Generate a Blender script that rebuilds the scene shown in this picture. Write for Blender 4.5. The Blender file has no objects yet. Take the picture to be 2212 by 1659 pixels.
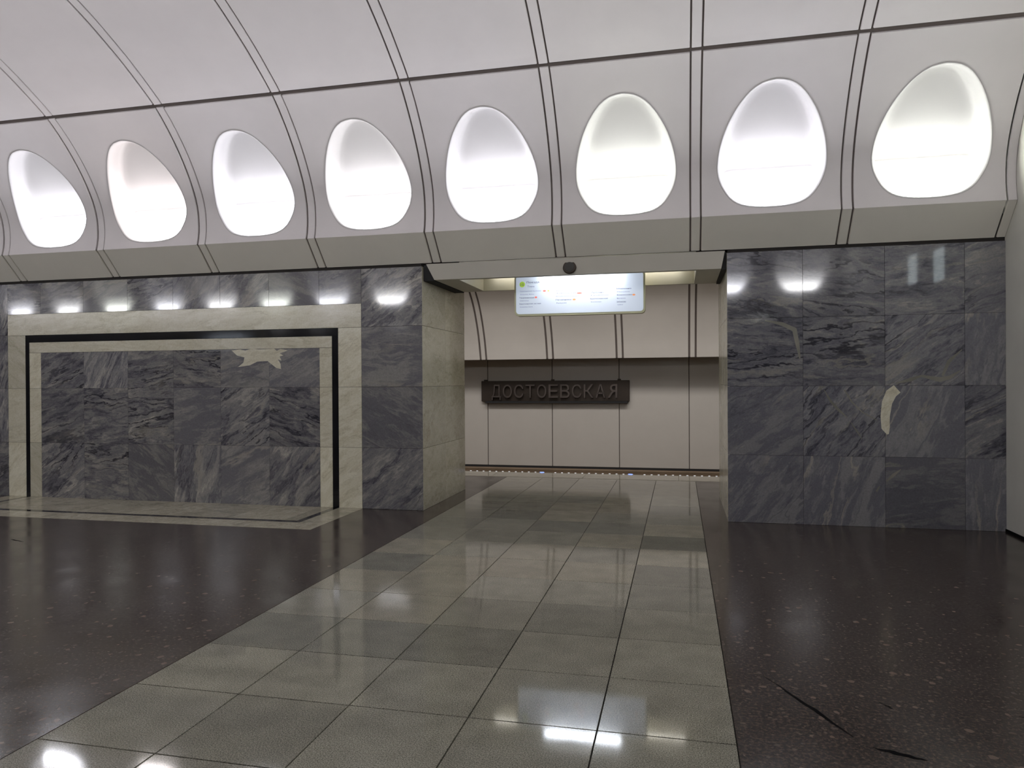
import bpy, bmesh, math, random
from mathutils import Vector, Matrix
random.seed(7)
R = math.radians

# ------------------------------------------------------------------ camera, world, exposure
CAM = (0.0, 0.0, 1.565)
YAW, PITCH, ROLL, FPX = 0.22716, -0.00368, -0.00613, 1567.68
sc = bpy.context.scene
cam_d = bpy.data.cameras.new('camera')
cam = bpy.data.objects.new('camera', cam_d)
sc.collection.objects.link(cam)
cam_d.sensor_width = 36.0
cam_d.lens = FPX / 2212 * 36.0
cam_d.clip_start = 0.05
fwd = Vector((-math.sin(YAW) * math.cos(PITCH), math.cos(YAW) * math.cos(PITCH), math.sin(PITCH)))
rgt = Vector((math.cos(YAW), math.sin(YAW), 0))
up = rgt.cross(fwd)
r2 = math.cos(ROLL) * rgt + math.sin(ROLL) * up
u2 = -math.sin(ROLL) * rgt + math.cos(ROLL) * up
m = Matrix((r2, u2, -fwd)).transposed().to_4x4()
m.translation = Vector(CAM)
cam.matrix_world = m
sc.camera = cam

w = bpy.data.worlds.new('world'); sc.world = w; w.use_nodes = True
w.node_tree.nodes['Background'].inputs[0].default_value = (0.5, 0.5, 0.52, 1)
w.node_tree.nodes['Background'].inputs[1].default_value = 0.05

sc.view_settings.view_transform = 'Standard'
sc.view_settings.look = 'None'
sc.view_settings.gamma = 1
sc.view_settings.use_curve_mapping = False
sc.view_settings.exposure = 0.0

LAMP = 60.0          # opal lamp trays at the foot of the niches
TUBE = 85.0          # tube above the hanging sign
PLAT = 20.0          # added fill lights over the platform (W each)

cy = sc.cycles
cy.max_bounces = 8
cy.diffuse_bounces = 5
cy.glossy_bounces = 4
cy.caustics_reflective = False
cy.caustics_refractive = False
cy.sample_clamp_indirect = 4.0
cy.use_denoising = True

# added unseen fill lights under the platform vault that wash the track wall from above
for xx in (-12.5, -9.5, -6.5, -3.6, -0.8, 2.0):
    ld = bpy.data.lights.new('track_wall_fill', 'AREA')
    ld.shape = 'RECTANGLE'; ld.size = 2.6; ld.size_y = 1.4
    ld.energy = PLAT * 0.7; ld.color = (1.0, 0.95, 0.92); ld.spread = R(120)
    lo = bpy.data.objects.new('track_wall_fill', ld)
    lo.location = (xx, 13.2, 3.66); lo.rotation_euler = (R(4), 0, 0)
    sc.collection.objects.link(lo)
    l2 = ld.copy(); l2.size_y = 0.35; l2.energy = PLAT * 1.3
    lo = bpy.data.objects.new('track_wall_fill', l2)
    lo.location = (xx, 14.25, 3.56); lo.rotation_euler = (R(12), 0, 0)
    sc.collection.objects.link(lo)

# and unseen fills added above the pillars' back faces to brighten the platform vault
for xx in (-12.5, -9.5, -6.5, -3.6, -0.8, 2.0):
    ld = bpy.data.lights.new('platform_vault_fill', 'AREA')
    ld.shape = 'RECTANGLE'; ld.size = 2.6; ld.size_y = 0.3
    ld.energy = PLAT * 0.28; ld.color = (1.0, 0.96, 0.93)
    lo = bpy.data.objects.new('platform_vault_fill', ld)
    lo.location = (xx, 10.75, 3.28); lo.rotation_euler = (R(105), 0, 0)
    sc.collection.objects.link(lo)

# ------------------------------------------------------------------ measured layout (metres)
D = 8.337            # hall face of the pillars
YB = 10.105          # platform face of the pillars
HC = 4.4             # hall centre line
HT = 2.968           # top of the marble
G0, S = -8.905, 1.5135   # first pair of ribs, bay
XL, XR = -2.772, 0.232   # granite walkway
PA, PB = -3.04, 0.512    # passage sides
XE = 3.24            # end wall
XW = -19.0

# ------------------------------------------------------------------ helpers
def srgb(r, g, b):
    f = lambda c: (c / 255 / 12.92) if c / 255 <= 0.04045 else ((c / 255 + 0.055) / 1.055) ** 2.4
    return (f(r), f(g), f(b), 1)

class NT:
    def __init__(s, name):
        s.m = bpy.data.materials.new(name); s.m.use_nodes = True
        s.t = s.m.node_tree; s.b = s.t.nodes['Principled BSDF']
    def n(s, typ, **k):
        x = s.t.nodes.new(typ)
        for a, v in k.items(): setattr(x, a, v)
        return x
    def l(s, a, b): s.t.links.new(a, b)
    def ramp(s, src, stops, interp='LINEAR'):
        x = s.n('ShaderNodeValToRGB'); x.color_ramp.interpolation = interp
        e = x.color_ramp.elements
        while len(e) < len(stops): e.new(0.5)
        for el, (p, c) in zip(e, stops):
            el.position = p; el.color = c if len(c) == 4 else (*c, 1)
        s.l(src, x.inputs[0]); return x.outputs[0]
    def noise(s, vec, scale, detail=4, rough=0.55, dist=0.0):
        x = s.n('ShaderNodeTexNoise'); x.inputs['Scale'].default_value = scale
        x.inputs['Detail'].default_value = detail; x.inputs['Roughness'].default_value = rough
        x.inputs['Distortion'].default_value = dist
        s.l(vec, x.inputs['Vector']); return x
    def mix(s, fac, a, b, mode='MIX'):
        x = s.n('ShaderNodeMix', data_type='RGBA', blend_type=mode)
        if isinstance(fac, (int, float)): x.inputs[0].default_value = fac
        else: s.l(fac, x.inputs[0])
        for i, v in ((6, a), (7, b)):
            if isinstance(v, (tuple, list)): x.inputs[i].default_value = v if len(v) == 4 else (*v, 1)
            else: s.l(v, x.inputs[i])
        return x.outputs[2]
    def math(s, op, a, b=None):
        x = s.n('ShaderNodeMath', operation=op)
        for i, v in enumerate((a, b)):
            if v is None: continue
            if isinstance(v, (int, float)): x.inputs[i].default_value = v
            else: s.l(v, x.inputs[i])
        return x.outputs[0]
    def vmath(s, op, a, b):
        x = s.n('ShaderNodeVectorMath', operation=op)
        for i, v in enumerate((a, b)):
            if isinstance(v, (tuple, list)): x.inputs[i].default_value = v
            else: s.l(v, x.inputs[i])
        return x.outputs[0]
    def pos(s): return s.n('ShaderNodeNewGeometry').outputs['Position']
    def rnd(s): return s.n('ShaderNodeObjectInfo').outputs['Random']
    def bump(s, h, strength, dist=0.01):
        x = s.n('ShaderNodeBump'); x.inputs['Strength'].default_value = strength
        x.inputs['Distance'].default_value = dist
        s.l(h, x.inputs['Height']); s.l(x.outputs[0], s.b.inputs['Normal'])

def simple(name, col, rough=0.6, metal=0.0, var=0.04, spec=0.5):
    t = NT(name)
    n = t.noise(t.pos(), 3.0, 3)
    a = tuple(c * (1 - var) for c in col[:3]); b = tuple(min(1, c * (1 + var)) for c in col[:3])
    t.l(t.ramp(n.outputs['Fac'], [(0.3, a), (0.7, b)]), t.b.inputs['Base Color'])
    t.b.inputs['Roughness'].default_value = rough
    t.b.inputs['Metallic'].default_value = metal
    t.b.inputs['Specular IOR Level'].default_value = spec
    return t.m

def marble(name, seed, cols, scale=1.0, rot=0.5, vein=0.5, rough=0.05, light_vein=0.3, lcol=(0.34, 0.32, 0.28)):
    t = NT(name)
    off = t.n('ShaderNodeCombineXYZ'); r = t.rnd()
    t.l(t.math('MULTIPLY', r, 37.0), off.inputs[0])
    t.l(t.math('MULTIPLY', r, 91.0), off.inputs[1])
    t.l(t.math('MULTIPLY', r, 53.0), off.inputs[2])
    p = t.vmath('ADD', t.pos(), off.outputs[0])
    p = t.vmath('ADD', p, (seed * 3.1, seed * 1.7, seed * 7.3))
    # tilt varies from slab to slab as the blocks were cut
    mp = t.n('ShaderNodeVectorRotate', rotation_type='Y_AXIS')
    t.l(p, mp.inputs['Vector'])
    t.l(t.math('ADD', t.math('MULTIPLY', t.math('SUBTRACT', r, 0.5), 1.6), rot), mp.inputs['Angle'])
    sv = t.n('ShaderNodeVectorMath', operation='MULTIPLY'); t.l(mp.outputs[0], sv.inputs[0])
    sv.inputs[1].default_value = (0.75 * scale, 1.2 * scale, 2.6 * scale)
    mp = sv
    warp = t.noise(mp.outputs[0], 1.3, 5, 0.6)
    wv = t.vmath('MULTIPLY', t.vmath('SUBTRACT', warp.outputs['Color'], (0.5, 0.5, 0.5)), (1.9, 1.9, 1.9))
    q = t.vmath('ADD', mp.outputs[0], wv)
    cloud = t.noise(q, 2.6, 10, 0.66, 0.6)
    base = t.ramp(cloud.outputs['Fac'], [(0.34, cols[0]), (0.46, cols[1]), (0.58, cols[2]), (0.72, cols[3])])
    # dark smoky veins
    wa = t.n('ShaderNodeTexWave', wave_type='BANDS', bands_direction='Z')
    wa.inputs['Scale'].default_value = 1.1; wa.inputs['Distortion'].default_value = 7.0
    wa.inputs['Detail'].default_value = 5.0; wa.inputs['Detail Scale'].default_value = 1.4
    t.l(q, wa.inputs['Vector'])
    patch = t.noise(mp.outputs[0], 0.9, 3)
    pm = t.ramp(patch.outputs['Fac'], [(0.45, (0, 0, 0)), (0.62, (1, 1, 1))])
    dv = t.ramp(wa.outputs['Fac'], [(0.0, (1, 1, 1)), (0.16, (0, 0, 0))])
    f1 = t.math('MULTIPLY', t.math('MULTIPLY', dv, pm), vein)
    c = t.mix(f1, base, cols[0][:3] if True else base)
    c = t.mix(t.math('MULTIPLY', f1, 0.6), c, (0.012, 0.012, 0.018))
    # thin pale veins
    wb = t.n('ShaderNodeTexWave', wave_type='BANDS', bands_direction='Z')
    wb.inputs['Scale'].default_value = 0.55; wb.inputs['Distortion'].default_value = 9.0
    wb.inputs['Detail'].default_value = 4.0; wb.inputs['Detail Scale'].default_value = 0.9
    t.l(t.vmath('ADD', q, (4.2, 1.1, 2.7)), wb.inputs['Vector'])
    lv = t.ramp(wb.outputs['Fac'], [(0.93, (0, 0, 0)), (0.995, (1, 1, 1))])
    patch2 = t.noise(mp.outputs[0], 1.3, 2)
    pm2 = t.ramp(patch2.outputs['Fac'], [(0.5, (0, 0, 0)), (0.6, (1, 1, 1))])
    c = t.mix(t.math('MULTIPLY', t.math('MULTIPLY', lv, pm2), light_vein), c, lcol)
    fine = t.noise(p, 60.0, 3)
    c = t.mix(0.35, c, t.ramp(fine.outputs['Fac'], [(0.3, (0.35, 0.35, 0.35)), (0.7, (0.65, 0.65, 0.65))]), 'OVERLAY')
    # each slab comes a little lighter or darker
    tone = t.math('ADD', t.math('MULTIPLY', r, 0.34), 0.83)
    c = t.mix(1.0, c, t.n('ShaderNodeCombineXYZ').outputs[0], 'MULTIPLY') if False else c
    tn = t.n('ShaderNodeCombineColor'); [t.l(tone, tn.inputs[i]) for i in range(3)]
    c = t.mix(1.0, c, tn.outputs[0], 'MULTIPLY')
    t.l(c, t.b.inputs['Base Color'])
    rr = t.noise(p, 2.0, 3)
    t.l(t.ramp(rr.outputs['Fac'], [(0.3, (rough,) * 3), (0.7, (rough * 1.6,) * 3)]), t.b.inputs['Roughness'])
    t.b.inputs['IOR'].default_value = 1.6
    return t.m

def granite(name, c1, c2, c3, seed=0, rough=0.055, tone=0.0):
    t = NT(name)
    r = t.rnd(); p = t.vmath('ADD', t.pos(), (seed, seed * 2, 0))
    g = t.noise(p, 170, 2, 0.6)
    c = t.ramp(g.outputs['Fac'], [(0.34, c1), (0.5, c2), (0.66, c3)])
    cl = t.noise(p, 5, 4)
    c = t.mix(0.55, c, t.ramp(cl.outputs['Fac'], [(0.3, (0.38,) * 3), (0.7, (0.62,) * 3)]), 'OVERLAY')
    if tone:
        tt = t.math('ADD', t.math('MULTIPLY', r, tone), 1 - tone / 2)
        tn = t.n('ShaderNodeCombineColor'); [t.l(tt, tn.inputs[i]) for i in range(3)]
        c = t.mix(1.0, c, tn.outputs[0], 'MULTIPLY')
    t.l(c, t.b.inputs['Base Color'])
    rr = t.noise(p, 3.0, 4)
    t.l(t.ramp(rr.outputs['Fac'], [(0.3, (rough * 0.8,) * 3), (0.7, (rough * 1.5,) * 3)]), t.b.inputs['Roughness'])
    pass
    return t.m

def terrazzo(name):
    t = NT(name); p = t.pos()
    n = t.noise(p, 55, 5, 0.7)
    c = t.ramp(n.outputs['Fac'], [(0.32, srgb(38, 32, 30)), (0.5, srgb(64, 55, 50)), (0.66, srgb(96, 84, 76))])
    st = t.n('ShaderNodeMapping'); t.l(p, st.inputs[0]); st.inputs['Scale'].default_value = (1, 1, 1)
    wz = t.noise(p, 14, 3)
    q = t.vmath('ADD', p, t.vmath('MULTIPLY', t.vmath('SUBTRACT', wz.outputs['Color'], (0.5, 0.5, 0.5)), (0.05, 0.05, 0.05)))
    for sc_, th, col in ((13, 0.15, srgb(122, 106, 97)), (26, 0.17, srgb(104, 92, 84)), (19, 0.15, srgb(96, 88, 84))):
        v = t.n('ShaderNodeTexVoronoi', voronoi_dimensions='2D'); v.inputs['Scale'].default_value = sc_
        t.l(t.vmath('ADD', q, (sc_ * 1.3, sc_ * 0.7, 0)), v.inputs['Vector'])
        sz = t.n('ShaderNodeSeparateColor'); t.l(v.outputs['Color'], sz.inputs[0])
        keep = t.math('GREATER_THAN', sz.outputs[0], 0.82)
        size = t.math('MULTIPLY', sz.outputs[1], th * 1.6)
        f = t.math('MULTIPLY', t.math('LESS_THAN', v.outputs['Distance'], size), keep)
        c = t.mix(t.math('MULTIPLY', f, 0.75), c, col)
    t.l(c, t.b.inputs['Base Color'])
    rr = t.noise(p, 2.2, 4)
    t.l(t.ramp(rr.outputs['Fac'], [(0.3, (0.13,) * 3), (0.7, (0.24,) * 3)]), t.b.inputs['Roughness'])
    pass
    return t.m

def emit(name, col, strength, base=(0.8, 0.8, 0.8)):
    t = NT(name)
    t.b.inputs['Base Color'].default_value = (*base, 1)
    t.b.inputs['Emission Color'].default_value = (*col, 1)
    t.b.inputs['Emission Strength'].default_value = strength
    return t.m

G4 = [srgb(64, 63, 72), srgb(112, 111, 116), srgb(142, 140, 138), srgb(186, 180, 170)]
G4d = [srgb(60, 60, 70), srgb(108, 108, 116), srgb(132, 131, 134), srgb(172, 168, 158)]
M = {
    'vault': simple('painted_vault_panel', srgb(222, 217, 218), 0.55, var=0.02),
    'soffit': simple('painted_cornice_panel', srgb(226, 222, 212), 0.6, var=0.02),
    'shell': simple('vault_shadow_gap', srgb(112, 104, 100), 0.9, var=0.05),
    'bowl': simple('niche_plaster', srgb(200, 198, 198), 0.6, var=0.01),
    'white_wall': simple('painted_end_wall', srgb(222, 221, 213), 0.6, var=0.03),
    'black_gap_shade': simple('dark_gap_shade', (0.012, 0.012, 0.013), 0.8),  # black of gaps and grooves, also the shade under the name board
    'black_stone': simple('polished_black_stone', (0.008, 0.008, 0.010), 0.08, var=0.3),
    'grout': simple('grout', srgb(46, 42, 40), 0.9),
    'marble_a': marble('grey_marble_veined', 1, G4, 1.0, 0.5, 0.9, light_vein=0.5),
    'marble_b': marble('grey_marble_smoky', 2, G4, 0.7, 0.9, 0.6, light_vein=0.6),
    'marble_c': marble('grey_marble_quiet', 3, [G4[1], G4[1], G4[2], G4[2]], 0.6, 0.2, 0.25, light_vein=0.7),
    'marble_d': marble('dark_marble_veined', 4, G4d, 0.9, 0.6, 0.9, light_vein=0.5),
    'marble_e': marble('dark_marble_quiet', 5, [G4d[1], G4d[1], G4d[2], G4d[2]], 0.7, 0.8, 0.4, light_vein=0.8),
    'cream': marble('cream_marble', 6, [srgb(186, 180, 158), srgb(204, 199, 178), srgb(212, 208, 190), srgb(222, 218, 200)], 1.3, 0.1, 0.12, 0.14, 0.2, (0.5, 0.42, 0.28)),
    'vein': simple('pale_vein_stone', srgb(128, 126, 118), 0.08, var=0.3),
    'dark_vein': simple('dark_vein_stone', srgb(40, 40, 52), 0.06, var=0.3),
    'cream_floor': marble('cream_floor_marble', 7, [srgb(150, 144, 128), srgb(170, 164, 146), srgb(184, 178, 160), srgb(196, 190, 172)], 1.6, 0.1, 0.15, 0.16, 0.2, (0.4, 0.36, 0.28)),
    'granite': granite('light_grey_granite', srgb(96, 94, 86), srgb(146, 144, 132), srgb(182, 178, 164), 0, tone=0.2),
    'granite_dark': granite('mid_grey_granite', srgb(88, 88, 81), srgb(131, 130, 120), srgb(166, 163, 150), 5, tone=0.12),
    'granite_warm': granite('warm_grey_granite', srgb(106, 102, 91), srgb(156, 151, 136), srgb(190, 184, 167), 9, tone=0.1),
    'terrazzo': terrazzo('dark_brown_pebbled_stone'),
    'canopy': simple('painted_canopy', srgb(190, 186, 176), 0.55, var=0.02),
    'recess': simple('canopy_recess_paint', srgb(208, 204, 190), 0.5, var=0.02),
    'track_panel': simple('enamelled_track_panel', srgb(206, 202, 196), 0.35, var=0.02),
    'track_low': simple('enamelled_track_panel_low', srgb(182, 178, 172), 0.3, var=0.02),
    'bronze': simple('dark_bronze', srgb(64, 56, 50), 0.45, metal=0.5, var=0.15),
    'bronze_letter': simple('worn_bronze_letter', srgb(96, 88, 84), 0.4, metal=0.6, var=0.15),
    'brown': simple('dusty_trackside_stone', srgb(104, 88, 70), 0.9, var=0.15),
    'grille': simple('dark_grille', srgb(60, 60, 58), 0.7, var=0.2),
    'frame': simple('sign_frame', srgb(214, 212, 176), 0.4, var=0.02),
    'scuff': simple('black_scuff', (0.004, 0.004, 0.005), 0.9, spec=0.05),
    'sign': emit('lit_sign_face', (0.62, 0.73, 0.92), 0.42, (0.6, 0.62, 0.66)),
    'text_dark': simple('sign_text_dark', srgb(52, 62, 92), 0.6),
    'text_grey': simple('sign_text_grey', srgb(120, 128, 150), 0.6),
    'text_red': emit('sign_red', (0.9, 0.15, 0.1), 0.35, (0.8, 0.2, 0.15)),
    'text_orange': emit('sign_orange', (0.95, 0.35, 0.12), 0.4, (0.85, 0.35, 0.15)),
    'text_green': emit('sign_green', (0.5, 0.75, 0.08), 0.35, (0.5, 0.7, 0.1)),
    'tube': emit('lit_tube', (0.86, 0.92, 1.0), TUBE),
    'recess_fill': emit('recess_fill_tube', (1.0, 0.97, 0.88), 8.0),
    'tube_cap': simple('tube_cap', srgb(180, 180, 180), 0.3, metal=0.8),
    'led_white': emit('led_white', (0.95, 0.97, 1.0), 0.9),
    'led_blue': emit('led_blue', (0.12, 0.25, 1.0), 3.5),
    'wall_light': emit('wall_light_panel', (0.8, 0.93, 0.96), 3.0),
}
LCOL = {'cool': (0.93, 0.93, 1.0), 'pink': (1.0, 0.93, 0.93), 'green': (0.97, 1.0, 0.93), 'neutral': (0.97, 0.96, 0.98)}
for k, c in LCOL.items():
    M['lamp_' + k] = emit('niche_lamp_' + k, c, LAMP)
    _n = M['lamp_' + k].node_tree; _a = _n.nodes.new('ShaderNodeAttribute'); _a.attribute_name = 'glow'   # glow painted to fade upwards, softening the tray's top edge
    _m = _n.nodes.new('ShaderNodeMath'); _m.operation = 'MULTIPLY'; _m.inputs[1].default_value = LAMP
    _n.links.new(_a.outputs['Fac'], _m.inputs[0]); _n.links.new(_m.outputs[0], _n.nodes['Principled BSDF'].inputs['Emission Strength'])

def link(o): sc.collection.objects.link(o); return o
def props(o, **k):
    for a, v in k.items():
        if v: o[a] = v
    return o
def mesh_obj(name, bm, mat, parent=None, smooth=False, **k):
    me = bpy.data.meshes.new(name)
    bmesh.ops.recalc_face_normals(bm, faces=bm.faces[:]) if k.pop('recalc', True) else None
    bm.to_mesh(me); bm.free()
    mats = mat if isinstance(mat, (list, tuple)) else [mat]
    for mm in mats: me.materials.append(M[mm])
    if smooth:
        for p in me.polygons: p.use_smooth = True
    o = link(bpy.data.objects.new(name, me))
    if parent: o.parent = parent
    return props(o, **k)
def empty(name, loc, **k):
    o = link(bpy.data.objects.new(name, None)); o.location = loc; o.empty_display_size = 0.1
    return props(o, **k)
def put(o, parent):
    """parent under an Empty while keeping the world coordinates of the mesh"""
    o.parent = parent
    o.matrix_parent_inverse = Matrix.Translation(-Vector(parent.location))
    return o
def box(bm, a, b, bev=0.0):
    x0, x1 = sorted((a[0], b[0])); y0, y1 = sorted((a[1], b[1])); z0, z1 = sorted((a[2], b[2]))
    v = [bm.verts.new((x, y, z)) for x in (x0, x1) for y in (y0, y1) for z in (z0, z1)]
    fs = [bm.faces.new([v[i] for i in f]) for f in ((0, 1, 3, 2), (4, 6, 7, 5), (0, 4, 5, 1), (2, 3, 7, 6), (0, 2, 6, 4), (1, 5, 7, 3))]
    if bev:
        bmesh.ops.recalc_face_normals(bm, faces=fs)
        es = {e for f in fs for e in f.edges}
        bmesh.ops.bevel(bm, geom=list(es), offset=bev, segments=1, affect='EDGES')
def boxo(name, a, b, mat, parent=None, bev=0.0, **k):
    bm = bmesh.new(); box(bm, a, b, bev)
    o = mesh_obj(name, bm, mat, None, **k)
    if parent: put(o, parent)
    return o
def tube(bm, pts, r, n=10, caps=True):
    rings = []
    for i, p in enumerate(pts):
        p = Vector(p); a = Vector(pts[max(0, i - 1)]); b = Vector(pts[min(len(pts) - 1, i + 1)])
        t = (b - a).normalized(); ref = Vector((0, 0, 1)) if abs(t.z) < 0.9 else Vector((0, 1, 0))
        u = t.cross(ref).normalized(); v = t.cross(u)
        rings.append([bm.verts.new(p + r * (math.cos(2 * math.pi * k / n) * u + math.sin(2 * math.pi * k / n) * v)) for k in range(n)])
    for A, B in zip(rings[:-1], rings[1:]):
        for k in range(n): bm.faces.new((A[k], A[(k + 1) % n], B[(k + 1) % n], B[k]))
    if caps: bm.faces.new(rings[0]); bm.faces.new(rings[-1][::-1])

def mir(y, side): return y if side > 0 else 2 * HC - y   # side -1: the opposite side of the hall

# ------------------------------------------------------------------ vault profile
RAW = [(8.047, 3.316), (8.075, 3.45), (8.078, 3.60), (8.06, 3.75), (8.012, 3.90), (7.93, 4.06), (7.82, 4.23), (7.67, 4.42), (7.50, 4.60),
       (7.30, 4.775), (7.05, 4.93), (6.8, 5.07), (6.55, 5.19), (6.3, 5.30), (6.0, 5.41), (5.6, 5.53), (5.2, 5.62), (4.8, 5.67), (4.4, 5.69)]
def catmull(P, k=6):
    out = []
    Q = [P[0]] + P + [P[-1]]
    for i in range(1, len(Q) - 2):
        for j in range(k):
            t = j / k
            out.append(tuple(0.5 * (2 * Q[i][d] + (-Q[i - 1][d] + Q[i + 1][d]) * t + (2 * Q[i - 1][d] - 5 * Q[i][d] + 4 * Q[i + 1][d] - Q[i + 2][d]) * t * t
                       + (-Q[i - 1][d] + 3 * Q[i][d] - 3 * Q[i + 1][d] + Q[i + 2][d]) * t ** 3) for d in (0, 1)))
    out.append(P[-1]); return out
def smooth_poly(P, it=3):
    for _ in range(it):
        P = [P[0]] + [((a[0] + 2 * b[0] + c[0]) / 4, (a[1] + 2 * b[1] + c[1]) / 4) for a, b, c in zip(P[:-2], P[1:-1], P[2:])] + [P[-1]]
    return P
class Profile:
    def __init__(s, P, hall):
        s.P = P; s.L = [0]
        for a, b in zip(P[:-1], P[1:]): s.L.append(s.L[-1] + math.hypot(a[0] - b[0], a[1] - b[1]))
        s.hall = hall
    def at(s, v):
        v = min(max(v, 0), s.L[-1] - 1e-6)
        lo = 0
        while s.L[lo + 1] < v: lo += 1
        f = (v - s.L[lo]) / (s.L[lo + 1] - s.L[lo])
        a, b = s.P[lo], s.P[lo + 1]
        return a[0] + (b[0] - a[0]) * f, a[1] + (b[1] - a[1]) * f
    def nrm(s, v):
        e = 0.03; a = s.at(max(0, v - e)); b = s.at(min(s.L[-1], v + e))
        t = (b[0] - a[0], b[1] - a[1]); l = math.hypot(*t)
        n = (-t[1] / l, t[0] / l)
        mid = s.at(v)
        if (s.hall[0] - mid[0]) * n[0] + (s.hall[1] - mid[1]) * n[1] < 0: n = (-n[0], -n[1])
        return n                                  # towards the hall
    def pt(s, x, v, depth, side=1):
        y, z = s.at(v); n = s.nrm(v)
        return (x, mir(y - n[0] * depth, side), z - n[1] * depth)
PV = Profile(smooth_poly(catmull(RAW)), (HC, 2.5))
VJ = 1.729                                         # joint between the two rows of panels
LEN = PV.L[-1]

def strip(name, x0, x1, v0, v1, mat, parent, side=1, th=0.022, prof=PV, nv=None, proud=0.0, smooth=True):
    """curved panel following a profile between two v values, with edges"""
    nv = nv or max(2, int((v1 - v0) / 0.08)); bm = bmesh.new()
    vs = [v0 + (v1 - v0) * i / nv for i in range(nv + 1)]
    c = 0.006
    rows = []
    for i, v in enumerate(vs):
        a = [bm.verts.new(prof.pt(x0, v, th, side)), bm.verts.new(prof.pt(x0, v, c - proud, side)), bm.verts.new(prof.pt(x0 + c, v, -proud, side)),
             bm.verts.new(prof.pt(x1 - c, v, -proud, side)), bm.verts.new(prof.pt(x1, v, c - proud, side)), bm.verts.new(prof.pt(x1, v, th, side))]
        rows.append(a)
    for A, B in zip(rows[:-1], rows[1:]):
        for k in range(5): bm.faces.new((A[k], A[k + 1], B[k + 1], B[k]))
    bm.faces.new(rows[0]); bm.faces.new(rows[-1][::-1])
    return mesh_obj(name, bm, mat, parent)

EGG = [(0, .065), (.15, .072), (.30, .104), (.405, .17), (.478, .27), (.525, .37), (.547, .48), (.543, .61), (.515, .76), (.463, .92), (.40, 1.055), (.325, 1.175), (.235, 1.28), (.125, 1.352), (0, 1.375)]
EC = (0.0, 0.62); EOFF = 0.012
def egg_closed():
    r = catmull(EGG, 5)
    return r + [(-u, v) for u, v in r[-2:0:-1]]
EGGP = egg_closed()
def egg_radius(a):
    """distance from EC to the outline in direction a"""
    dx, dy = math.cos(a), math.sin(a); best = 0.5
    for p, q in zip(EGGP, EGGP[1:] + EGGP[:1]):
        px, py = p[0] - EC[0], p[1] - EC[1]; ex, ey = q[0] - p[0], q[1] - p[1]
        den = dx * ey - dy * ex
        if abs(den) < 1e-9: continue
        t = (px * ey - py * ex) / den; s = (px * dy - py * dx) / den
        if t > 0 and -1e-6 <= s <= 1 + 1e-6: best = t; break
    return best

RIBW = 0.092; GAP = 0.018
def bay_x(i): return G0 + i * S + RIBW / 2 + GAP, G0 + (i + 1) * S - RIBW / 2 - GAP

def angles(w, v0, v1):
    cs = sorted(math.atan2(vv - EC[1], uu) % (2 * math.pi) for uu in (-w, w) for vv in (v0, v1))
    out = []
    for a, b in zip(cs, cs[1:] + [cs[0] + 2 * math.pi]):
        k = 22 if (b - a) > 1.0 else 14
        out += [a + (b - a) * j / k for j in range(k)]
    return out

def niche_panel(i, parent, side):
    x0, x1 = bay_x(i); xc = G0 + (i + .5) * S; w = (x1 - x0) / 2; v0, v1 = 0.0, VJ - 0.014
    A = angles(w, v0, v1); bm = bmesh.new(); rings = []
    K = 7
    for j in range(K + 1):
        ring = []
        for a in A:
            dx, dy = math.cos(a), math.sin(a); re = egg_radius(a)
            cand = []
            if abs(dx) > 1e-9: cand.append(w / abs(dx))
            if dy > 1e-9: cand.append((v1 - EC[1]) / dy)
            if dy < -1e-9: cand.append((v0 - EC[1]) / dy)
            rr = min(cand); t = (j / K) ** 1.3
            r = re + (rr - re) * t
            ring.append(bm.verts.new(PV.pt(xc + EOFF * (1 - t) + dx * r, EC[1] + dy * r, 0, side)))
        rings.append(ring)
    n = len(A)
    skirt = []
    for k, a in enumerate(A):
        co = rings[-1][k].co
        dx, dy = math.cos(a), math.sin(a)
        cand = [w / abs(dx)] if abs(dx) > 1e-9 else []
        if dy > 1e-9: cand.append((v1 - EC[1]) / dy)
        if dy < -1e-9: cand.append((v0 - EC[1]) / dy)
        r = min(cand)
        skirt.append(bm.verts.new(PV.pt(xc + dx * r, EC[1] + dy * r, 0.022, side)))
    for P, Q in zip(rings[:-1], rings[1:]):
        for k in range(n): bm.faces.new((P[k], P[(k + 1) % n], Q[(k + 1) % n], Q[k]))
    rim_e = [bm.edges.get((rings[-1][k], rings[-1][(k + 1) % n])) for k in range(n)]
    for e in rim_e: e.smooth = False
    o_faces = len(bm.faces)
    for k in range(n): bm.faces.new((rings[-1][k], rings[-1][(k + 1) % n], skirt[(k + 1) % n], skirt[k]))
    o = mesh_obj('niche_panel', bm, 'vault', parent)
    for idx, p in enumerate(o.data.polygons): p.use_smooth = idx < o_faces
    return o

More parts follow.
